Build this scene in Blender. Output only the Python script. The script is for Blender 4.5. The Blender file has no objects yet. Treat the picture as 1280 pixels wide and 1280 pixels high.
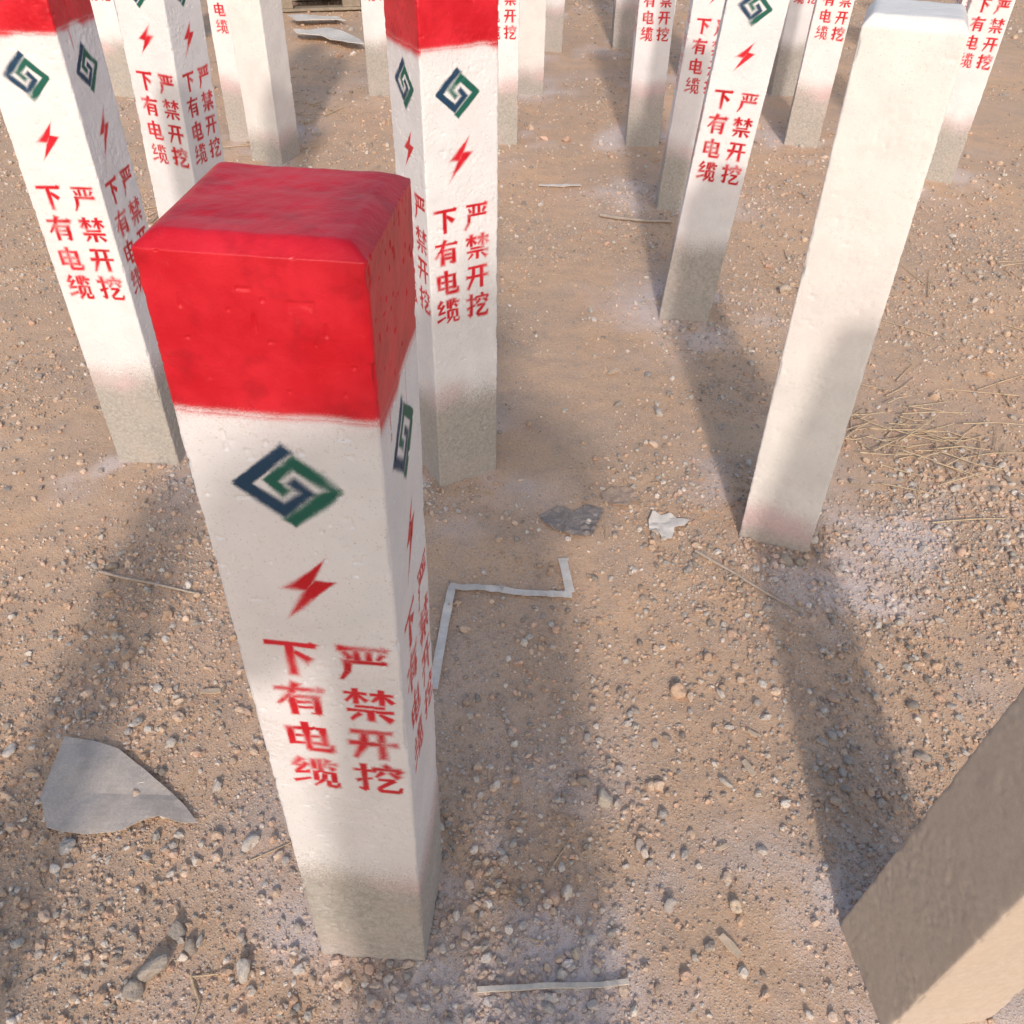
import bpy, math, random
import numpy as np
from mathutils import Vector, Matrix
random.seed(7); rng=np.random.default_rng(11)
scene=bpy.context.scene
# ------------------------------------------------------------------ noise helpers
TAB=rng.random((8,256,256))
def vnoise(x,y,k=0):
    xi=np.floor(x).astype(int);yi=np.floor(y).astype(int)
    fx=x-xi;fy=y-yi;fx=fx*fx*(3-2*fx);fy=fy*fy*(3-2*fy)
    t=TAB[k%8];a=t[xi&255,yi&255];b=t[(xi+1)&255,yi&255];c=t[xi&255,(yi+1)&255];d=t[(xi+1)&255,(yi+1)&255]
    return (a*(1-fx)+b*fx)*(1-fy)+(c*(1-fx)+d*fx)*fy
def fbm(x,y,k=0,o=4,g=.5):
    s=0;a=1;n=0
    for i in range(o):
        s=s+a*vnoise(x*2**i+17.3*i,y*2**i+5.1*i,k+i);n+=a;a*=g
    return s/n
def sst(a,b,x):
    t=np.clip((x-a)/(b-a),0,1);return t*t*(3-2*t)
# ------------------------------------------------------------------ material helpers
class M:
    def __init__(s,name):
        s.m=bpy.data.materials.new(name);s.m.use_nodes=True;s.t=s.m.node_tree
        s.b=s.t.nodes['Principled BSDF'];s.b.inputs['Specular IOR Level'].default_value=.3
    def n(s,ty,**k):
        n=s.t.nodes.new(ty)
        for a,v in k.items(): setattr(n,a,v)
        return n
    def l(s,a,b): s.t.links.new(a,b)
    def noise(s,scale,detail=3,rough=.6,co=None):
        n=s.n('ShaderNodeTexNoise');n.inputs['Scale'].default_value=scale;n.inputs['Detail'].default_value=detail;n.inputs['Roughness'].default_value=rough
        if co is not None: s.l(co,n.inputs['Vector'])
        return n.outputs['Fac']
    def math(s,op,a,b=0,c=0):
        n=s.n('ShaderNodeMath',operation=op)
        for i,v in enumerate((a,b,c)):
            if hasattr(v,'is_linked'): s.l(v,n.inputs[i])
            else: n.inputs[i].default_value=v
        return n.outputs[0]
    def mr(s,v,a,b,c=0,d=1):
        n=s.n('ShaderNodeMapRange');n.interpolation_type='SMOOTHSTEP'
        s.l(v,n.inputs[0])
        for i,x in enumerate((a,b,c,d)): n.inputs[i+1].default_value=x
        return n.outputs[0]
    def mix(s,f,a,b,blend='MIX'):
        n=s.n('ShaderNodeMix',data_type='RGBA',blend_type=blend)
        for i,v in ((0,f),(6,a),(7,b)):
            if hasattr(v,'is_linked'): s.l(v,n.inputs[i])
            elif i==0: n.inputs[0].default_value=v
            else: n.inputs[i].default_value=(*v,1)
        return n.outputs[2]
    def bump(s,h,strength=.3,dist=.002):
        n=s.n('ShaderNodeBump');n.inputs['Strength'].default_value=strength;n.inputs['Distance'].default_value=dist
        s.l(h,n.inputs['Height'])
        return n.outputs[0]
    def co(s): return s.n('ShaderNodeTexCoord').outputs['Object']
    def setc(s,c): s.l(c,s.b.inputs['Base Color'])
    def setn(s,c): s.l(c,s.b.inputs['Normal'])
    def setr(s,c):
        if hasattr(c,'is_linked'): s.l(c,s.b.inputs['Roughness'])
        else: s.b.inputs['Roughness'].default_value=c

def mesh_np(name,V,Fq,mat=None,smooth=True,cols=None,attrs=None):
    me=bpy.data.meshes.new(name)
    V=np.asarray(V,dtype=np.float32);Fq=np.asarray(Fq,dtype=np.int32)
    k=Fq.shape[1]
    me.vertices.add(len(V));me.vertices.foreach_set('co',V.ravel())
    me.loops.add(Fq.size);me.loops.foreach_set('vertex_index',Fq.ravel())
    me.polygons.add(len(Fq));me.polygons.foreach_set('loop_start',np.arange(0,Fq.size,k,dtype=np.int32))
    me.polygons.foreach_set('use_smooth',np.full(len(Fq),smooth))
    me.update(calc_edges=True)
    if cols:
        for nm,c in cols.items():
            a=me.attributes.new(nm,'FLOAT_COLOR','POINT');a.data.foreach_set('color',np.asarray(c,dtype=np.float32).ravel())
    if attrs:
        for nm,c in attrs.items():
            a=me.attributes.new(nm,'FLOAT','POINT');a.data.foreach_set('value',np.asarray(c,dtype=np.float32).ravel())
    if mat: me.materials.append(mat)
    return me
def obj(name,me,loc=(0,0,0),rot=(0,0,0)):
    o=bpy.data.objects.new(name,me);scene.collection.objects.link(o);o.location=loc;o.rotation_euler=rot;return o

# ------------------------------------------------------------------ layout (metres)
W=.146;HW=W/2
# kind,x,y,rot(deg),lean_x(deg toward +x),z offset
POSTS=[('main',-.173,.602,-4.6,.5,0),
 ('second',-.1365,1.672,29,0,0),
 ('b',.582,1.467,-20,0,-.036),
 ('p2',.517,2.482,-10,4.2,-.006),
 ('p1',.60,3.34,-6,3.2,-.01),
 ('p2',.548,4.10,-3,0,0),
 ('p1',1.275,4.15,-14,1.5,0),
 ('p2',-.85,1.72,-4,0,0),
 ('p1',-.945,2.50,-19,2.5,0),
 ('p1',-1.19,4.06,-6,1,0),
 ('b',-1.02,3.79,-20,.5,0),
 ('p2',-.083,4.08,2,0,0),('b',.04,4.88,5,0,0),('p1',.17,5.80,0,1,0),('p2',-.70,4.82,8,0,0),
 ('b',1.50,5.6,-12,0,0),('raw',.562,.53,8,6,0),
 ('b',-.70,-.12,4,0,0),
 ('p1',.66,4.95,4,2,0),('b',.95,5.05,-8,0,0),('p2',1.36,4.95,4,1,0),('p1',1.72,3.72,-20,1,0),
 ('p2',.62,5.9,0,0,0),('p2',-1.95,4.7,-9,0,0),
 ('b',-2.0,5.9,8,0,0),('b',1.9,6.2,0,0,0),('p2',2.2,4.9,-10,0,0),('b',2.6,5.7,-4,0,0),
 ('b',.22,6.9,5,0,0),('p1',.75,6.9,-5,1,0),('p2',1.35,7.0,8,0,0),('b',2.1,7.2,0,0,0),
 ('p1',-2.7,6.9,4,0,0),('b',-.35,7.9,4,0,0),('p1',.5,8.0,0,0,0),('b',1.2,8.1,0,0,0),('p1',-3.4,8.0,4,0,0),('p2',2.0,8.3,0,0,0),('b',-1.9,8.2,0,0,0),('b',3.0,8.4,0,0,0)]
# ------------------------------------------------------------------ painted stencil layout
CH={
'xia':[(5,88,95,88,9,9),(95,88,86,96,9,2),(48,86,48,4,13,12),(56,68,82,46,8,15)],
'you':[(5,80,95,80,7,7),(95,80,87,87,7,2),(47,98,34,66,12,11),(34,66,6,34,10,4),(34,58,34,2,12,12),(34,59,84,59,6,6),(80,61,80,6,12,12),(82,6,66,10,8,3),(42,42,72,42,6,6),(42,26,72,26,6,6)],
'dian':[(16,81,16,24,11,11),(20,78,78,78,7,7),(24,53,44,53,6,6),(53,53,74,53,6,6),(20,29,44,29,7,7),(53,29,78,29,7,7),(81,82,81,23,11,11),(48,98,48,8,12,11),(45,8,92,8,9,9),(92,8,95,25,9,3)],
'lan':[(25,98,9,75,11,6),(6,74,26,70,5,6),(34,80,12,50,9,6),(8,46,38,50,7,6),(3,14,38,28,9,5),(50,97,50,64,8,8),(62,99,62,60,8,8),(79,98,69,74,9,5),(76,85,97,85,6,6),(80,77,90,64,6,10),(50,55,50,20,9,9),(53,53,86,53,6,6),(88,55,88,20,9,9),(69,47,67,27,9,8),(66,26,44,2,8,4),(75,24,75,4,8,8),(74,5,94,5,8,8),(94,4,97,19,7,3)],
'yan':[(8,90,92,90,7,7),(92,90,84,97,7,2),(38,87,38,59,9,9),(60,87,60,59,9,9),(17,80,26,63,5,10),(85,80,75,63,10,5),(12,54,90,54,7,7),(90,54,82,61,7,2),(20,52,17,26,12,10),(17,26,4,2,9,4)],
'jin':[(4,84,46,84,6,6),(25,98,25,53,9,9),(22,81,6,59,7,4),(28,80,45,61,5,9),(53,84,96,84,6,6),(74,98,74,53,9,9),(71,81,55,59,7,4),(77,80,95,61,5,9),(22,45,78,45,6,6),(6,32,94,32,7,7),(50,30,50,2,11,10),(30,24,12,4,9,4),(68,24,89,6,5,11)],
'kai':[(10,88,90,88,8,8),(4,50,96,50,8,8),(68,86,68,54,12,12),(68,46,68,2,12,11),(34,86,32,54,11,11),(31,46,10,2,11,5)],
'wa':[(2,76,38,76,6,6),(22,98,22,6,10,10),(23,5,8,13,9,3),(4,38,38,50,10,5),(67,99,74,88,7,11),(44,84,96,84,6,6),(45,84,41,70,8,5),(96,84,89,70,9,4),(61,74,46,55,9,4),(76,74,93,59,5,10),(50,47,84,47,7,7),(83,47,50,15,9,8),(50,15,54,5,9,9),(52,5,92,5,9,9),(92,5,97,21,8,3)]}
def quad(x0,y0,x1,y1,w0,w1):
    dx,dy=x1-x0,y1-y0;L=math.hypot(dx,dy);nx,ny=-dy/L/2,dx/L/2
    return [(x0-nx*w0,y0-ny*w0),(x1-nx*w1,y1-ny*w1),(x1+nx*w1,y1+ny*w1),(x0+nx*w0,y0+ny*w0)]
def sd_convex(P,X,Y):
    d=None
    for i in range(len(P)):
        ax,ay=P[i];bx,by=P[(i+1)%len(P)];L=math.hypot(bx-ax,by-ay)+1e-9
        e=((X-ax)*(by-ay)-(Y-ay)*(bx-ax))/L
        d=e if d is None else np.maximum(d,e)
    return d
def stamp(SD,u,z,P):
    xs=[p[0] for p in P];ys=[p[1] for p in P];pad=.014
    ci=np.where((u>min(xs)-pad)&(u<max(xs)+pad))[0];ri=np.where((z>min(ys)-pad)&(z<max(ys)+pad))[0]
    if len(ci)==0 or len(ri)==0:return
    X,Y=np.meshgrid(u[ci],z[ri]);d=sd_convex(P,X,Y)
    ix=np.ix_(ri,ci);SD[ix]=np.minimum(SD[ix],d)
def face_masks(u,z,seed,off=None):
    r=random.Random(seed)
    red=np.full((len(z),len(u)),1.0);blu=red.copy();grn=red.copy()
    ox=r.uniform(-.003,.003);oz=r.uniform(-.006,.003);ly=0
    if off: ox,oz,lx,ly=off
    else: lx=ox
    tilt=r.uniform(-.012,.012)
    for cx,names in ((.0465,('xia','you','dian','lan')),(.1115,('yan','jin','kai','wa'))):
        for i,nm in enumerate(names):
            zc=.634-.0607*i+oz-.004;s=.0005
            jx,jz,ja=r.uniform(-.0006,.0006),r.uniform(-.0006,.0006),r.uniform(-.02,.02)
            for st in CH[nm]:
                a0,b0,a1,b1,w0,w1=st
                P=[(cx+ox+jx+(a-50)*s-(b-50)*s*ja,zc+jz+(b-50)*s+(a-50)*s*ja+tilt*(cx-HW+(a-50)*s)) for a,b in quad(a0,b0,a1,b1,w0*1.15,w1*1.15)];stamp(red,u,z,P)
    cx,cz=.0757+lx,.729+ly
    A=[(cx+a/1000,cz+b/1000) for a,b in ((12,31),(-20,-1),(-5,-3),(-19.5,-32),(19.7,8),(3,9.5))]
    for tri in ((0,1,2,5),(5,2,3,4)):
        P=[A[i] for i in tri];stamp(red,u,z,P)
    cx,cz=.0712+lx,.8375+ly
    path=[(3,37),(-35,1),(-6,-24),(13,-5.5),(5,3.5)]
    for arr,sg in ((blu,1),(grn,-1)):
        for (a,b),(c,d) in zip(path[:-1],path[1:]):
            L=math.hypot(c-a,d-b);e=3.6/L
            a2,b2,c2,d2=a-(c-a)*e,b-(d-b)*e,c+(c-a)*e,d+(d-b)*e
            if (a,b)==path[0]:a2,b2=a,b
            w=9.8 if L>30 else 8.0
            P=[(cx+sg*p/1000,cz+sg*q/1000) for p,q in quad(a2,b2,c2,d2,w,w)];stamp(arr,u,z,P)
    return red,blu,grn
def build_post(name,step,blank,seed,mat,concz=.225,off=None,redz=.905,taper=0,cap=.0165):
    rc=.0035;hs=HW
    nf=int(round((W-2*rc)/step));line=np.linspace(-hs+rc,hs-rc,nf+1)
    na=3;ang=np.linspace(0,math.pi/2,na+2)[1:-1]
    px=[];py=[];nx=[];ny=[];uu=[];fi=[]
    for f in range(4):
        c,s=[(1,0),(0,1),(-1,0),(0,-1)][f]
        lx=line;ly=np.full_like(line,-hs)
        ax=hs-rc+rc*np.sin(ang);ay=-hs+rc-rc*np.cos(ang)
        X=np.concatenate([lx,ax]);Y=np.concatenate([ly,ay])
        NX=np.concatenate([0*lx,np.sin(ang)]);NY=np.concatenate([0*lx-1,-np.cos(ang)])
        px.append(X*c-Y*s);py.append(X*s+Y*c);nx.append(NX*c-NY*s);ny.append(NX*s+NY*c)
        uu.append(np.clip(X+hs,0,W));fi.append(np.full(len(X),f))
    px,py,nx,ny,uu,fi=map(np.concatenate,(px,py,nx,ny,uu,fi));Pn=len(px)
    zs=np.arange(-.02,1.015,step);zs=np.append(zs,1.015)
    bev=[]
    for t in np.linspace(0,1,max(4,int(.020/step)))[1:]:
        ins=.0125*t;zz=1.015+cap*(.6*t+.4*math.sin(t*math.pi/2))
        bev.append((ins,zz))
    for ins in np.arange(.0125,HW,step*2.0)[1:]: bev.append((ins,1.015+cap+.0004))
    bev.append((HW-1e-5,1.0154+cap))
    R=len(zs)+len(bev)
    cum=np.cumsum(np.hypot(np.diff(px,prepend=px[-1]),np.diff(py,prepend=py[-1])))
    S,Z=np.meshgrid(cum,zs)
    o=seed*3.7
    disp=.0010*(fbm(S*45+o,Z*45,1,3)-.5)+.0024*(fbm(S*7+o,Z*7,2,2)-.5)+.0007*(fbm(S*220,Z*220+o,3,2)-.5)*(.3+1.4*sst(.5,.6,fbm(S*12,Z*12+o,5,2)))
    edge_d=np.minimum(uu,W-uu)[None]
    chipn=fbm(Z*38+o+np.round(cum/W)[None]*9.3,Z*0+o,6,3)
    disp=disp-.0030*sst(.56,.76,chipn)*np.exp(-edge_d/.003)
    pit=sst(.70,.84,vnoise(S*160,Z*160,4))*sst(.30,.15,Z)
    hole=sst(.86,.95,vnoise(S*130+o,Z*130,6))
    disp=disp-(.0010*pit+.0012*hole)*(.4 if mat.name.startswith('raw') else 1)
    V=np.zeros((R,Pn,3))
    V[:len(zs),:,0]=px[None]+nx[None]*disp;V[:len(zs),:,1]=py[None]+ny[None]*disp;V[:len(zs),:,2]=Z
    for i,(ins,zz) in enumerate(bev):
        k=1-ins/HW;X=px*k;Y=py*k
        V[len(zs)+i,:,0]=X;V[len(zs)+i,:,1]=Y
        V[len(zs)+i,:,2]=zz+.0020*(fbm(X*55+o+9,Y*55+9,1,3)-.5)*min(1,ins/.01)+.0034*(fbm(X*12+o+9,Y*12+9,2,2)-.5)*min(1,ins/.01)
    V[...,:2]*=(1+taper*np.clip(V[...,2:3],0,2))
    a=np.arange(R-1)[:,None]*Pn+np.arange(Pn)[None];b=np.arange(R-1)[:,None]*Pn+(np.arange(Pn)[None]+1)%Pn
    F4=np.stack([a,b,b+Pn,a+Pn],-1).reshape(-1,4)
    paint=np.zeros((R,Pn,4))
    if not blank:
        for f in range(4):
            ci=np.where(fi==f)[0]
            rd,bl,gr=face_masks(uu[ci],zs,seed*10+f,off if f in (0,1) else None)
            X,Y=np.meshgrid(uu[ci]+f*.3+o,zs)
            soft=.0036+.0075*sst(.38,.75,fbm(X*26,Y*26,2,2))
            fade=.40+.90*fbm(X*48+3,Y*48,5,3)
            def mk(d,h=.1): return np.clip(np.clip(.5-d/soft,0,1)*fade+h*np.exp(-np.clip(d,0,1)/.006),0,1)
            sub=np.zeros((len(zs),len(ci),3))
            edge=redz+.005*(fbm(X*30,X*0+o,1,3)-.5)+.003*math.sin(f*2+seed)
            wd=.006+.014*sst(.4,.7,fbm(X*16+2,X*0+o+f,4,2))
            head=sst(-wd,.008,Y-edge)*.84+.16*sst(0,.016,Y-edge)+.24*np.exp(-np.clip(edge-Y,0,1)/.030)*(Y<edge)
            # thin runs of paint on the side faces
            if f in (1,3):
                run=sst(.80,.92,vnoise(X*120,X*0+o+f,7));ln=.02+.05*vnoise(X*60,X*0+3.3,2)
                head=np.maximum(head,run*sst(-ln,-ln+.004,Y-edge)*.55)
            sub[...,0]=np.clip(np.maximum(mk(rd,.22),head),0,1)
            sub[...,1]=mk(bl,.18);sub[...,2]=mk(gr,.18)
            paint[:len(zs),ci,:3]=sub
        paint[len(zs):,:,0]=1
    X,Y=np.meshgrid(cum+o,zs)
    lvl=concz+.06*(fbm(X*9,X*0+o,3,3)-.5)
    paint[:len(zs),:,3]=sst(.075,-.06,Y-lvl) if not blank else sst(.07,-.07,Y-(.10+.06*(fbm(X*9,X*0+o,3,3)-.5)))
    return mesh_np(name,V.reshape(-1,3),F4,mat,True,{'paint':paint.reshape(-1,4)})

# ---- post material
def post_mat(name,white=(.85,.83,.85),raw=False):
    s=M(name);co=s.co()
    oi=s.n('ShaderNodeObjectInfo')
    add=s.n('ShaderNodeVectorMath',operation='ADD');s.l(co,add.inputs[0])
    mul=s.n('ShaderNodeVectorMath',operation='SCALE');s.l(oi.outputs['Location'],mul.inputs[0]);mul.inputs['Scale'].default_value=7.3
    s.l(mul.outputs[0],add.inputs[1]);co=add.outputs[0]
    n_m=s.noise(120,3,.65,co);n_l=s.noise(14,3,.6,co);n_s=s.noise(420,1,.6,co)
    cc=s.mix(s.mr(n_m,.3,.7),(.37,.34,.31),(.49,.46,.43))
    cc=s.mix(s.mr(n_s,.60,.70,0,.5),cc,(.24,.21,.185))
    cc=s.mix(s.mr(n_l,.45,.75,0,.5),cc,(.50,.43,.38))
    if raw:
        s.setc(s.mix(.6,cc,(.58,.46,.37)));s.setr(.9)
    else:
        n_f=s.noise(1100,1,.7,co)
        at=s.n('ShaderNodeAttribute',attribute_name='paint');sp=s.n('ShaderNodeSeparateColor');s.l(at.outputs['Color'],sp.inputs[0])
        def key(m,k,lo,hi):
            t=s.math('MULTIPLY_ADD',s.math('SUBTRACT',n_f,.5),k,m);return s.mr(t,lo,hi)
        wh=s.mix(s.mr(n_l,.35,.7),white,tuple(c*.92 for c in white))
        wh=s.mix(s.mr(n_m,.60,.72,0,.3),wh,(.60,.56,.54))
        wh=s.mix(s.mr(n_s,.66,.74,0,.4),wh,(.50,.46,.43))
        t=s.math('ADD',at.outputs['Alpha'],s.math('MULTIPLY_ADD',n_s,1.1,-.55))
        cm=s.mr(t,.05,1.0)
        base=s.mix(cm,wh,cc)
        big=s.noise(4,3,.6,co)
        pk=s.math('MULTIPLY',s.mr(at.outputs['Alpha'],.02,.5),s.mr(at.outputs['Alpha'],1.0,.7))
        pk=s.math('MULTIPLY',pk,s.mr(big,.40,.68,0,.55))
        base=s.mix(pk,base,(.68,.45,.46))
        base=s.mix(s.mr(big,.46,.72,0,.15),base,(.80,.60,.63))
        rk=key(sp.outputs[0],.75,.10,.88)
        blot=s.noise(30,3,.6,co)
        red=s.mix(s.mr(n_l,.3,.7),(.56,.003,.014),(.72,.018,.036))
        red=s.mix(s.mr(blot,.50,.72,0,.5),red,(.36,.002,.010))
        red=s.mix(s.mr(n_m,.60,.78,0,.25),red,(.75,.06,.08))
        base=s.mix(rk,base,red)
        base=s.mix(key(sp.outputs[1],.6,.10,.82),base,(.012,.050,.11))
        base=s.mix(key(sp.outputs[2],.6,.10,.82),base,(.010,.115,.085))
        s.setc(base)
        s.setr(s.math('ADD',s.math('MULTIPLY_ADD',rk,-.18,.58),s.math('MULTIPLY',cm,.32)))
    s.b.inputs['Specular IOR Level'].default_value=.4
    h=s.math('ADD',s.math('MULTIPLY',n_s,.35),n_m)
    s.setn(s.bump(h,.15 if raw else .38,.0012))
    return s.m
mp=post_mat('painted_concrete');mb=post_mat('white_painted_concrete',(.85,.82,.80));mr_=post_mat('raw_concrete',raw=True)
MESH={'main':build_post('marker_post_near',.001,False,3,mp,off=(.0015,-.004,.002,-.009),redz=.893,taper=.045,cap=.0085),
      'second':build_post('marker_post_mid',.0016,False,2,mp,off=(-.011,-.016,-.004,-.006),redz=.900),
      'p1':build_post('marker_post_a',.0022,False,1,mp),'p2':build_post('marker_post_b',.0022,False,5,mp,off=(-.004,-.008,-.001,-.003)),
      'b':build_post('marker_post_blank',.003,True,2,mb),'raw':build_post('marker_post_raw',.003,True,4,mr_)}
NM={'b':'blank_marker_post','raw':'unpainted_marker_post'}
for k,x,y,r,lx,zo in POSTS:
    o=obj(NM.get(k,'cable_marker_post'),MESH[k],(x,y,zo))
    o.rotation_euler=(Matrix.Rotation(math.radians(lx),3,'Y')@Matrix.Rotation(math.radians(r),3,'Z')).to_euler()

# ------------------------------------------------------------------ ground
PX=np.array([p[1] for p in POSTS]+[.0,.06,.80,.72]);PY=np.array([p[2] for p in POSTS]+[.62,.50,1.45,1.25])
def height(x,y):
    return .020*(fbm(x*.9+3,y*.9+8,0,3)-.5)+.009*(fbm(x*6,y*6,1,4)-.5)+.003*(fbm(x*40,y*40,3,3)-.5)-.004
def dust(x,y):
    d=np.zeros_like(x)
    wx=x+.18*(fbm(x*4,y*4,2,3)-.5);wy=y+.18*(fbm(x*4+9,y*4,3,3)-.5)
    for a,b in zip(PX,PY):
        q=(wx-a)**2+(wy-b)**2;d=np.maximum(d,np.exp(-q/.075))
    n=fbm(x*7+2,y*7,4,4)
    return np.clip(d*sst(.28,.72,n)*.95+.22*sst(.52,.75,fbm(x*2.1+7,y*2.1,5,4)),0,1)
def axis(lo,hi,c0,c1,f,g=1.09):
    a=list(np.arange(c0,c1,f));s=f
    v=a[-1]
    while v<hi: s*=g;v+=s;a.append(v)
    v=a[0];s=f;L=[]
    while v>lo: s*=g;v-=s;L.append(v)
    return np.array(L[::-1]+a)
xs=axis(-400,400,-1.2,1.4,.007,1.035);ys=axis(-400,400,.3,3.0,.007,1.035)
GX,GY=np.meshgrid(xs,ys);GZ=height(GX,GY)*np.exp(-(GX**2+GY**2)/3600)
n0,n1=GX.shape
a=(np.arange(n0-1)[:,None]*n1+np.arange(n1-1)[None]);F4=np.stack([a,a+1,a+n1+1,a+n1],-1).reshape(-1,4)
s=M('dirt_ground');co=s.co()
at=s.n('ShaderNodeAttribute',attribute_name='dust')
n1_=s.noise(1.6,4,.6,co);n2_=s.noise(11,4,.65,co);n3_=s.noise(160,3,.75,co);n4_=s.noise(520,1,.7,co)
c=s.mix(s.mr(n1_,.35,.65),(.68,.445,.285),(.57,.40,.285))
c=s.mix(s.mr(n2_,.42,.68,0,.55),c,(.44,.33,.26))
c=s.mix(s.mr(n3_,.52,.66,0,.45),c,(.72,.56,.43))
c=s.mix(s.mr(n3_,.46,.34,0,.5),c,(.35,.24,.17))
vo=s.n('ShaderNodeTexVoronoi');vo.inputs['Scale'].default_value=210;s.l(co,vo.inputs['Vector'])
grain=s.mr(vo.outputs['Distance'],.45,.2)
vs=s.n('ShaderNodeSeparateColor');s.l(vo.outputs['Color'],vs.inputs[0])
c=s.mix(s.math('MULTIPLY',grain,s.mr(vs.outputs[0],.60,.80,0,.6)),c,(.72,.60,.50))
c=s.mix(s.math('MULTIPLY',grain,s.mr(vs.outputs[1],.75,.88,0,.5)),c,(.32,.25,.20))
dm=s.math('ADD',at.outputs['Fac'],s.math('MULTIPLY_ADD',n4_,1.8,-.95));dm=s.mr(dm,.05,1.0,0,.8)
c=s.mix(dm,c,(.77,.68,.67))
c=s.mix(s.mr(s.noise(2.3,3,.6,co),.52,.72,0,.12),c,(.70,.42,.36))
s.setc(c);s.setr(.95);s.b.inputs['Specular IOR Level'].default_value=.15
hh=s.math('ADD',s.math('MULTIPLY',n3_,1.0),s.math('ADD',s.math('MULTIPLY',n4_,.4),s.math('MULTIPLY',grain,s.math('MULTIPLY',vs.outputs[0],.7))))
s.setn(s.bump(hh,.5,.003))
obj('ground',mesh_np('ground',np.stack([GX,GY,GZ],-1).reshape(-1,3),F4,s.m,True,None,{'dust':dust(GX,GY).ravel()}))

# ------------------------------------------------------------------ gravel (one mesh)
import bmesh
def ico(sub):
    bm=bmesh.new();bmesh.ops.create_icosphere(bm,subdivisions=sub,radius=1)
    v=np.array([q.co[:] for q in bm.verts]);f=np.array([[q.index for q in p.verts] for p in bm.faces]);bm.free();return v,f
ICO={i:ico(i) for i in (1,2,3)}
gm=M('gravel_stone');at=gm.n('ShaderNodeAttribute',attribute_name='col');co=gm.co()
nn=gm.noise(300,2,.7,co)
gm.setc(gm.mix(gm.mr(nn,.35,.65,0,.6),at.outputs['Color'],gm.mix(1.0,at.outputs['Color'],(.70,.66,.63),'MULTIPLY')));gm.setr(.9);gm.b.inputs['Specular IOR Level'].default_value=.2
gm.setn(gm.bump(nn,.5,.001))
PAL=np.array([(.66,.50,.38),(.62,.44,.32),(.62,.56,.50),(.50,.43,.38),(.72,.65,.59),(.66,.45,.34),(.36,.31,.27),(.72,.55,.43),(.58,.44,.34),(.46,.42,.39),(.60,.43,.31)])
gV=[];gF=[];gC=[];off=0
def add_stones(x,y,r,sub,colr=None,flat=.62,sink=.25,rough=.22):
    global off
    N=len(x);bv,bf=ICO[sub];K=len(bv)
    q=rng.normal(size=(N,4));q/=np.linalg.norm(q,axis=1)[:,None];w,a,b,c=q.T
    Rm=np.stack([1-2*(b*b+c*c),2*(a*b-c*w),2*(a*c+b*w),2*(a*b+c*w),1-2*(a*a+c*c),2*(b*c-a*w),2*(a*c-b*w),2*(b*c+a*w),1-2*(a*a+b*b)],-1).reshape(N,3,3)
    sc=np.stack([rng.uniform(.8,1.3,N),rng.uniform(.7,1.05,N),rng.uniform(.55,.9,N)],-1)
    nz=rng.uniform(-rough,rough,(N,K,1))
    if sub==3:
        f=rng.normal(size=(N,5,3));f/=np.linalg.norm(f,axis=2)[:,:,None];dd=np.einsum('kj,nfj->nkf',bv,f)
        nz=-np.clip(dd-.62,0,1).sum(2)[...,None]*.9+rng.uniform(-.035,.035,(N,K,1))
    v=bv[None]*sc[:,None]*(1+nz)
    v=np.einsum('nij,nkj->nki',Rm,v)
    v[...,2]*=flat/.7
    v*=r[:,None,None]
    z=height(x,y)
    v[...,0]+=x[:,None];v[...,1]+=y[:,None];v[...,2]+=(z+r*(flat-sink))[:,None]
    if colr is None:
        colr=PAL[rng.integers(0,len(PAL),N)]*rng.uniform(.78,1.12,(N,1))
        d=(dust(x,y)*rng.uniform(.2,1,N))[:,None];colr=colr*(1-d*.7)+np.array([(.78,.70,.69)])*d*.7
    C=np.concatenate([np.repeat(colr[:,None],K,1),np.ones((N,K,1))],-1)
    gV.append(v.reshape(-1,3));gC.append(C.reshape(-1,4));gF.append((bf[None]+off+np.arange(N)[:,None,None]*K).reshape(-1,3));off+=N*K
def scatter(n,y0,y1,c0=.06):
    y=rng.uniform(y0,y1,n*3);hwid=.36+.64*y
    x=rng.uniform(-1,1,n*3)*hwid
    dn=fbm(x*3+11,y*3,6,4);dn2=fbm(x*.9,y*.9+4,2,3)
    lane=1-.65*np.exp(-((x-.22-.03*np.sin(y*2))/.13)**2)*sst(.75,1.2,y)
    keep=(rng.random(n*3)<np.clip(sst(.34,.74,dn)*.85+.4*sst(.42,.65,dn2)+c0,0,1)*(hwid/hwid.max())*lane)
    return x[keep],y[keep]
for n,y0,y1,lo,hi,sub in ((42000,.33,1.5,.0009,.0021,1),(13000,.33,1.6,.002,.0044,2),(2700,.33,1.7,.004,.0085,2),(300,.35,1.8,.007,.0125,3),
                          (26000,1.5,3.4,.0018,.0038,1),(4600,1.5,3.6,.0038,.0075,2),(560,1.6,4,.007,.013,2),
                          (20000,3.3,8,.003,.0070,1),(2400,3.4,9,.007,.012,1),(280,4,10,.012,.024,2)):
    x,y=scatter(n,y0,y1)
    r=lo+(hi-lo)*rng.random(len(x))**2.1
    add_stones(x,y,r,sub)
for X0,Y0,n in ((.56,1.36,60),(.66,1.42,60),(-.15,.5,50),(-.03,.60,90),(.05,.5,70),(-.12,1.58,30),(.5,2.38,30),(.75,1.2,60)):
    x=rng.normal(X0,.06,n);y=rng.normal(Y0,.04,n);add_stones(x,y,.003+.006*rng.random(n)**2,2)
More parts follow.
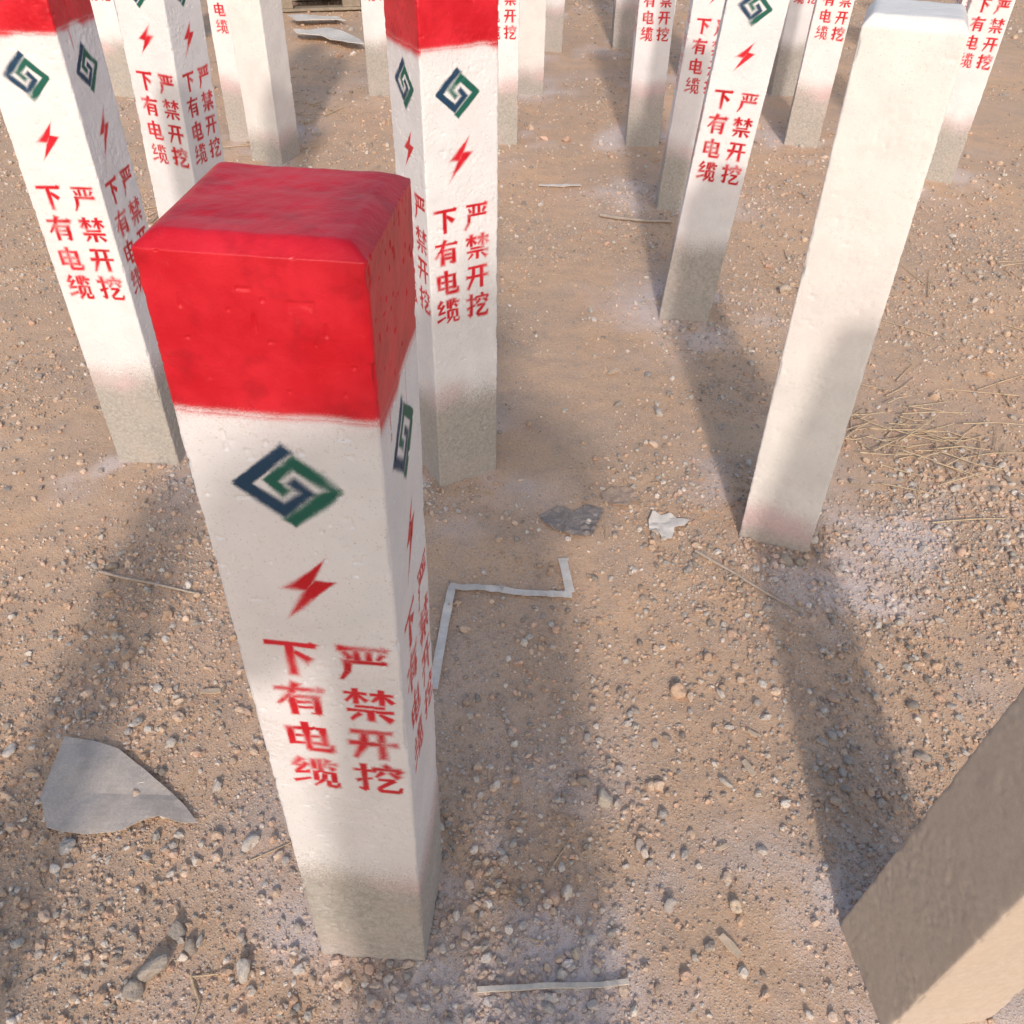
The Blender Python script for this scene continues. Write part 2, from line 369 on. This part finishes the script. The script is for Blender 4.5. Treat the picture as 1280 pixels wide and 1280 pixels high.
sp=[(.303,.999,.018),(.155,.781,.016),(-.472,.505,.022),(-.456,.560,.014),(-.351,.509,.015),(.090,.629,.010),(.851,2.603,.024),(.334,.610,.011),(.60,1.345,.012),(.575,1.35,.015),(.10,.54,.008),(.21,.69,.010),(.42,1.03,.009),(-.29,1.05,.008),(.14,.60,.007),(-.49,.48,.014),(.37,1.2,.009),(-.45,1.15,.011)]
x=np.array([a[0] for a in sp]);y=np.array([a[1] for a in sp]);r=np.array([a[2] for a in sp])
cl=np.array([(.68,.48,.35),(.56,.50,.44),(.42,.37,.33),(.38,.34,.31),(.56,.51,.47),(.70,.62,.55),(.56,.46,.38),(.62,.51,.41),(.40,.35,.30),(.43,.38,.33),(.60,.51,.42),(.64,.56,.5),(.6,.48,.39),(.56,.46,.38),(.6,.54,.48),(.36,.32,.29),(.6,.48,.4),(.58,.5,.43)])
add_stones(x,y,r,3,cl,.7,.2,.10)
obj('gravel',mesh_np('gravel',np.concatenate(gV),np.concatenate(gF),gm.m,False,{'col':np.concatenate(gC)}))

# ------------------------------------------------------------------ litter
def simple_mat(name,c1,c2,scale=60,rough=.85,bump=.3):
    s=M(name);co=s.co();n=s.noise(scale,4,.65,co);n2=s.noise(scale*.12,3,.6,co)
    c=s.mix(s.mr(n,.3,.7),c1,c2);c=s.mix(s.mr(n2,.45,.7,0,.4),c,tuple(q*.7 for q in c2))
    s.setc(c);s.setr(rough);s.setn(s.bump(n,bump,.002));return s.m
def ribbon(name,pts,width,mat,lift=.004,th=.0006,wav=.002,seg=14,seed=0):
    P=[]
    for (a,b),(c,d) in zip(pts[:-1],pts[1:]):
        for t in np.linspace(0,1,seg,endpoint=False): P.append((a+(c-a)*t,b+(d-b)*t))
    P.append(pts[-1]);P=np.array(P)
    T=np.gradient(P,axis=0);T/=np.linalg.norm(T,axis=1)[:,None];Nn=np.stack([-T[:,1],T[:,0]],-1)
    w=width/2*(1+.12*(vnoise(np.arange(len(P))*.6,np.zeros(len(P))+seed,2)-.5))
    L=P+Nn*w[:,None];Rr=P-Nn*w[:,None];i=np.arange(len(P))
    z=height(P[:,0],P[:,1])+lift+wav*2*(vnoise(i*.35,np.zeros(len(P))+seed*3.3,4))
    tilt=wav*1.2*(vnoise(i*.5,np.zeros(len(P))+seed+9.,5)-.5)
    V=np.concatenate([np.c_[L,z+tilt+th],np.c_[Rr,z-tilt+th],np.c_[L,z+tilt],np.c_[Rr,z-tilt]]);n=len(P)
    F=[]
    for k in range(n-1):
        F+=[(k,k+n,k+n+1,k+1),(k+2*n,k+1+2*n,k+1+3*n,k+3*n),(k,k+1,k+1+2*n,k+2*n),(k+n,k+3*n,k+1+3*n,k+1+n)]
    F+=[(0,2*n,3*n,n),(n-1,2*n-1,4*n-1,3*n-1)]
    return obj(name,mesh_np(name,V,F,mat,False))
mpaper=simple_mat('weathered_paper',(.78,.73,.68),(.66,.60,.54),45)
ribbon('paper_strip',[(.106,1.335),(.118,1.235)],.018,mpaper,seed=1)
o2=ribbon('paper_strip',[(.122,1.228),(.03,1.232),(-.05,1.243),(-.121,1.246)],.0165,mpaper,lift=.0055,seed=2)
o3=ribbon('paper_strip',[(-.116,1.250),(-.124,1.15),(-.133,.99)],.016,mpaper,lift=.0065,seed=3)
e=bpy.data.objects.new('folded_paper_strip',None);scene.collection.objects.link(e)
for i,nm in enumerate(('paper_strip','paper_strip.001','paper_strip.002')):
    q=bpy.data.objects[nm];q.parent=e;q.name='segment_%d'%(i+1)
def sheet(name,poly,mat,lift=.006,amp=.006,th=.0012,res=.006,freq=14,seed=0):
    P=np.array(poly);x0,y0=P.min(0)-.01;x1,y1=P.max(0)+.01
    bm=bmesh.new();vs=[bm.verts.new((a,b,0)) for a,b in poly];f=bm.faces.new(vs)
    for axis_,lo,hi in ((0,x0,x1),(1,y0,y1)):
        for q in np.arange(lo+res,hi,res):
            co=[0,0,0];no=[0,0,0];co[axis_]=q;no[axis_]=1
            bmesh.ops.bisect_plane(bm,geom=bm.verts[:]+bm.edges[:]+bm.faces[:],plane_co=co,plane_no=no)
    for v in bm.verts:
        x,y=np.array([v.co.x]),np.array([v.co.y])
        cr=abs(float(vnoise(x*freq+seed,y*freq,3)[0])-.5)*2
        v.co.z=float(height(x,y)[0])+lift+amp*cr+amp*.6*float(vnoise(x*freq*.4+seed,y*freq*.4,5)[0])
    r=bmesh.ops.extrude_face_region(bm,geom=bm.faces[:])
    for g in r['geom']:
        if isinstance(g,bmesh.types.BMVert): g.co.z+=th
    bmesh.ops.recalc_face_normals(bm,faces=bm.faces[:])
    me=bpy.data.meshes.new(name);bm.to_mesh(me);bm.free();me.materials.append(mat);return obj(name,me)
sheet('torn_paper_scrap',[(.298,1.462),(.310,1.492),(.327,1.480),(.348,1.487),(.362,1.470),(.388,1.462),(.374,1.445),(.352,1.440),(.343,1.408),(.325,1.402),(.314,1.425),(.296,1.430)],mpaper,.004,.006,.0008,.005,45,1)
mrag=simple_mat('dirty_sacking',(.36,.31,.29),(.23,.20,.185),180)
mrag2=simple_mat('muddy_sacking',(.52,.38,.30),(.36,.27,.21),180)
sheet('crumpled_sack',[(.060,1.475),(.10,1.50),(.135,1.49),(.165,1.515),(.205,1.50),(.185,1.455),(.175,1.415),(.14,1.405),(.10,1.425),(.075,1.44)],mrag,.001,.009,.0012,.006,50,4)
sheet('torn_sack_piece',[(.20,1.555),(.235,1.585),(.275,1.575),(.285,1.54),(.255,1.515),(.225,1.52),(.205,1.53)],mrag2,.001,.006,.0012,.006,50,6)
mboard=simple_mat('pale_fibre_sheet',(.58,.51,.46),(.47,.41,.37),260,.9,.2)
sheet('torn_fibre_sheet',[(-.74,.875),(-.69,.868),(-.64,.850),(-.59,.818),(-.56,.795),(-.53,.775),(-.50,.750),(-.473,.722),(-.50,.722),(-.535,.731),(-.56,.722),(-.585,.708),(-.64,.70),(-.70,.71),(-.73,.76)],mboard,.005,.006,.0012,.010,11,2)
mchip=simple_mat('wood_chip',(.68,.54,.41),(.58,.45,.33),120)
def stick(name,pts,r0,r1,mat,lift=.004,n=6):
    P=[];k=6
    for (a,b),(c,d) in zip(pts[:-1],pts[1:]):
        for t in np.linspace(0,1,k,endpoint=False): P.append((a+(c-a)*t,b+(d-b)*t))
    P.append(pts[-1]);P=np.array(P,float);N=len(P)
    P+=np.stack([vnoise(np.arange(N)*.35,np.zeros(N)+P[0,0]*99,1)-.5,vnoise(np.arange(N)*.35,np.zeros(N)+P[0,1]*99,2)-.5],-1)*r0*1.3
    z=height(P[:,0],P[:,1])+lift;T=np.gradient(P,axis=0);T/=np.linalg.norm(T,axis=1)[:,None]
    z=np.linspace(z[0],z[-1],N)*.7+z*.3
    V=[];F=[]
    for i in range(N):
        r=(r0+(r1-r0)*i/(N-1))*(1+.12*math.sin(i*2.3))
        for j in range(n):
            a=2*math.pi*j/n;V.append((P[i,0]-T[i,1]*r*math.cos(a),P[i,1]+T[i,0]*r*math.cos(a),z[i]+r*math.sin(a)))
    for i in range(N-1):
        for j in range(n): F.append((i*n+j,i*n+(j+1)%n,(i+1)*n+(j+1)%n,(i+1)*n+j))
    return V,F
def sticks(name,L,mat):
    V=[];F=[]
    for pts,r0,r1,lift in L:
        v,f=stick(name,pts,r0,r1,mat,lift);o=len(V);V+=v;F+=[tuple(q+o for q in g) for g in f]
    return obj(name,mesh_np(name,V,F,mat,True))
mstraw=simple_mat('dry_straw',(.68,.53,.36),(.52,.39,.26),200)
mtwig=simple_mat('dry_twig',(.54,.45,.38),(.42,.34,.28),150)
sticks('dry_twig',[([(.386,1.367),(.46,1.30),(.52,1.24),(.568,1.202)],.0034,.0024,.007)],mtwig)
ribbon('wood_splinter',[(-.034,.489),(.06,.495),(.13,.497),(.169,.502)],.0070,simple_mat('bleached_wood',(.72,.65,.58),(.62,.55,.48),150),lift=.006,th=.003,wav=.001,seed=5)
sticks('dry_twig',[([(.304,3.195),(.43,3.15),(.563,3.141)],.007,.005,.010)],mtwig)
sticks('dry_twig',[([(-.83,1.27),(-.72,1.24),(-.62,1.215)],.0034,.0022,.006)],mtwig)
sticks('dry_twig',[([(-.42,.50),(-.40,.47),(-.40,.44)],.002,.0015,.004),([(-.42,.5),(-.385,.505)],.0015,.001,.004)],mstraw)
L=[]
for i in range(60):
    a=random.gauss(.25,.6);x=random.gauss(.93,.10);y=random.gauss(1.78,.11);l=random.uniform(.06,.20)
    b=random.uniform(-.012,.012)
    L.append(([(x,y),(x+l*.5*math.cos(a),y+l*.5*math.sin(a)+b),(x+l*math.cos(a),y+l*math.sin(a))],.0018,.001,random.uniform(.004,.022)))
for i in range(40):
    a=random.uniform(0,3.1);x=random.uniform(.8,1.8);y=random.uniform(1.7,3.0);l=random.uniform(.05,.2)
    L.append(([(x,y),(x+l*math.cos(a),y+l*math.sin(a))],.0018,.001,.005))
for i in range(60):
    a=random.uniform(0,3.1);x=random.uniform(-1.4,-.9);y=random.uniform(2.6,4.6);l=random.uniform(.05,.2)
    L.append(([(x,y),(x+l*math.cos(a),y+l*math.sin(a))],.0025,.0015,.006))
for i in range(90):
    y=random.uniform(.5,5);x=random.uniform(-.3-.45*y,.3+.45*y);a=random.uniform(0,3.1);l=random.uniform(.02,.07)
    L.append(([(x,y),(x+l*math.cos(a),y+l*math.sin(a))],.0011,.0008,.003))
sticks('straw_litter',L,mstraw)
def chip(x,y,l,w,a,mat):
    c,s_=math.cos(a),math.sin(a);pl=[(-l/2,-w*.4),(l*.1,-w*.5),(l/2,-w*.35),(l*.46,w*.4),(0,w*.5),(-l/2,w*.35)]
    return sheet('wood_chip',[(x+p*c-q*s_,y+p*s_+q*c) for p,q in pl],mat,.005,.002,.002,.01,40,x*9)
for x,y,l,w,a in ((-.524,.978,.036,.011,.05),(.396,.842,.032,.011,1.9),(.315,.553,.036,.013,-.9),(.166,3.505,.17,.025,.05),(.42,.91,.024,.008,-.6),(.60,3.36,.05,.02,.5),(-.26,1.29,.03,.009,1.2),(.33,.70,.02,.006,.4),(.27,2.1,.04,.012,.8)):
    chip(x,y,l,w,a,mchip if y<3 else mpaper)
sheet('cardboard_sheet',[(-1.38,5.95),(-1.15,6.0),(-.95,5.72),(-.90,5.60),(-1.0,5.62),(-1.18,5.80),(-1.33,5.84)],mpaper,.02,.03,.004,.05,5,3)
sheet('cardboard_sheet',[(-1.5,6.35),(-1.2,6.42),(-1.12,6.3),(-1.42,6.22)],mpaper,.02,.03,.004,.05,5,6)
mwood=simple_mat('grey_timber',(.40,.33,.26),(.28,.23,.18),30)
def box(bm,c,d):
    r=bmesh.ops.create_cube(bm,size=1)
    for v in r['verts']: v.co=Vector((v.co.x*d[0]+c[0],v.co.y*d[1]+c[1],v.co.z*d[2]+c[2]))
def pallet(x,y,r,z=0):
    bm=bmesh.new()
    for i in range(7): box(bm,(-.5+i*.166,0,.125+random.uniform(-.003,.003)),(.10,.8,.018))
    for j in (-.36,0,.36):
        box(bm,(0,j,.104),(1.1,.09,.018))
        for i in (-.45,0,.45): box(bm,(i,j,.058),(.12,.088,.072))
        box(bm,(0,j,.012),(1.1,.09,.018))
    bmesh.ops.bevel(bm,geom=bm.edges[:],offset=.003,segments=1,affect='EDGES')
    me=bpy.data.meshes.new('wooden_pallet');bm.to_mesh(me);bm.free();me.materials.append(mwood);obj('wooden_pallet',me,(x,y,z),(0,0,r))
pallet(-1.25,7.15,.25);pallet(-1.15,7.2,.32,.15)

# ------------------------------------------------------------------ photographer (stands behind the phone, casts the shadow seen in the photo)
DX=.002
root=bpy.data.objects.new('photographer',None);scene.collection.objects.link(root);root.location=(DX,-.38,0)
J={};V=[];E=[];RR=[]
def j(n,co,r,parent=None):
    J[n]=len(V);V.append(co);RR.append(r if isinstance(r,tuple) else (r,r))
    if parent: E.append((J[parent],J[n]))
j('pelvis',(0,0,.94),(.17,.13));j('belly',(0,0,1.08),(.165,.12),'pelvis');j('chest',(0,.01,1.24),(.18,.125),'belly');j('upper',(0,.01,1.355),(.13,.10),'chest');j('neck',(0,.02,1.46),(.058,.058),'upper');j('skull',(0,.035,1.52),(.06,.06),'neck')
for s_,n in ((-1,'l'),(1,'r')):
    j('sh'+n,(s_*.17,.01,1.345),.075,'upper');j('el'+n,(s_*.235,.12,1.11),.055,'sh'+n);j('wr'+n,(s_*.10-DX,.315,1.19),.034,'el'+n)
    j('hip'+n,(s_*.085,0,.83),.115,'pelvis');j('kn'+n,(s_*.10,.03,.48),.082,'hip'+n);j('an'+n,(s_*.11,0,.10),.052,'kn'+n);j('toe'+n,(s_*.12,.14,.035),.036,'an'+n)
me=bpy.data.meshes.new('body');me.from_pydata(V,E,[]);body=obj('body',me);body.parent=root
sk=body.modifiers.new('skin','SKIN');sk.use_smooth_shade=True
for i,r in enumerate(RR): me.skin_vertices[0].data[i].radius=r;me.skin_vertices[0].data[i].use_root=(i==0)
body.modifiers.new('ss','SUBSURF').levels=2;body.modifiers['ss'].render_levels=2
mcloth=simple_mat('dark_jacket_cloth',(.06,.065,.08),(.04,.045,.055),90);me.materials.append(mcloth)
mskin=simple_mat('skin',(.50,.32,.24),(.46,.28,.20),40,.5,.05);mhair=simple_mat('black_hair',(.015,.012,.01),(.03,.025,.02),300,.5,.6)
v,f=ICO[3];v=v.copy()
hv=v*np.array([.076,.095,.118])
low=np.clip(-v[:,2],0,1);hv[:,0]*=1-.28*low;hv[:,1]=hv[:,1]*(1-.18*low)+.012*low
nose=np.exp(-((v[:,0]/.16)**2+((v[:,2]+.12)/.2)**2))*(v[:,1]>0);hv[:,1]+=.022*nose
eye=(np.exp(-(((np.abs(v[:,0])-.38)/.14)**2+((v[:,2]-.08)/.12)**2)))*(v[:,1]>0);hv[:,1]-=.010*eye
ear=np.exp(-(((np.abs(v[:,0])-1)/.08)**2+((v[:,1])/.2)**2+((v[:,2])/.25)**2));hv[:,0]+=np.sign(v[:,0])*.016*ear
hd=obj('head',mesh_np('head',hv,f,mskin,True),(0,.055,1.585),(math.radians(-18),0,0));hd.parent=root
hair=v*np.array([.088,.106,.128])*(1+.02*rng.random((len(v),1)));k=(v[:,1]>.25)&(v[:,2]<.45)|(v[:,2]<-.35);hair[k]*=.80
hr=obj('hair',mesh_np('hair',hair,f,mhair,True),(0,.045,1.592),(math.radians(-18),0,0));hr.parent=root
def skinned(name,chains,mat):
    V=[];E=[];R=[]
    for ch in chains:
        p=None
        for (co,r) in ch:
            if co in V: idx=V.index(co)
            else: V.append(co);R.append(r);idx=len(V)-1
            if p is not None:E.append((p,idx))
            p=idx
    me=bpy.data.meshes.new(name);me.from_pydata(V,E,[]);o=obj(name,me);m=o.modifiers.new('skin','SKIN');m.use_smooth_shade=True
    for i,r in enumerate(R): me.skin_vertices[0].data[i].radius=(r,r);me.skin_vertices[0].data[i].use_root=(i==0)
    o.modifiers.new('ss','SUBSURF').levels=2;me.materials.append(mat);o.parent=root;return o
for s_,n in ((-1,'left'),(1,'right')):
    cx=-DX
    wr=(s_*.10+cx,.315,1.19);pm=(s_*.065+cx,.345,1.205)
    skinned(n+'_palm',[[(wr,.026),(pm,.030)]],mskin)
    for q in range(4):
        z0=1.19+.018*q;l=(.8,1,.95,.85)[q]
        skinned('%s_finger_%d'%(n,q+1),[[((s_*.062+cx,.352,z0),.010),((s_*.046+cx,.362-.004,z0+.004),.009),((s_*(.046-.020*l)+cx,.356,z0+.008),.008)]],mskin)
    skinned(n+'_thumb',[[((s_*.068+cx,.340,1.235),.012),((s_*.058+cx,.335,1.255),.010),((s_*.040+cx,.335,1.262),.009)]],mskin)

# ------------------------------------------------------------------ camera, phone
cam=bpy.data.cameras.new('camera');cam.sensor_width=36;cam.lens=1100/1280*36;cam.clip_start=.003;cam.clip_end=2000
co_=bpy.data.objects.new('camera',cam);scene.collection.objects.link(co_);scene.camera=co_
Mx=Matrix.Rotation(math.radians(50),4,'X')@Matrix.Rotation(math.radians(1.09),4,'Z')
co_.matrix_world=Matrix.Translation((0,0,1.25))@Mx
bm=bmesh.new();box(bm,(.0,-.055,.010),(.074,.155,.008));bmesh.ops.bevel(bm,geom=bm.edges[:],offset=.0025,segments=2,affect='EDGES')
me=bpy.data.meshes.new('phone');bm.to_mesh(me);bm.free();me.materials.append(simple_mat('phone_glass',(.02,.02,.02),(.03,.03,.03),30,.2,0))
ph=obj('phone',me);ph.matrix_world=co_.matrix_world.copy();bpy.context.view_layer.update();ph.parent=root;ph.matrix_parent_inverse=root.matrix_world.inverted()

# ------------------------------------------------------------------ light
el=math.radians(32);az=math.radians(1.8)
sd=Vector((math.sin(az)*math.cos(el),-math.cos(az)*math.cos(el),math.sin(el)))
L=bpy.data.lights.new('sun','SUN');L.energy=2.0;L.angle=math.radians(3.0);L.color=(1,.89,.78)
lo=bpy.data.objects.new('sun',L);scene.collection.objects.link(lo);lo.rotation_euler=sd.to_track_quat('Z','Y').to_euler()
w=bpy.data.worlds.new('World');scene.world=w;w.use_nodes=True;nt=w.node_tree
sky=nt.nodes.new('ShaderNodeTexSky');sky.sky_type='NISHITA';sky.sun_disc=False;sky.sun_elevation=el;sky.sun_rotation=math.radians(180)-az
sky.air_density=1.5;sky.dust_density=3;sky.ozone_density=2.0
nt.links.new(sky.outputs[0],nt.nodes['Background'].inputs[0]);nt.nodes['Background'].inputs[1].default_value=.15
scene.view_settings.view_transform='Standard';scene.view_settings.look='None';scene.view_settings.exposure=0
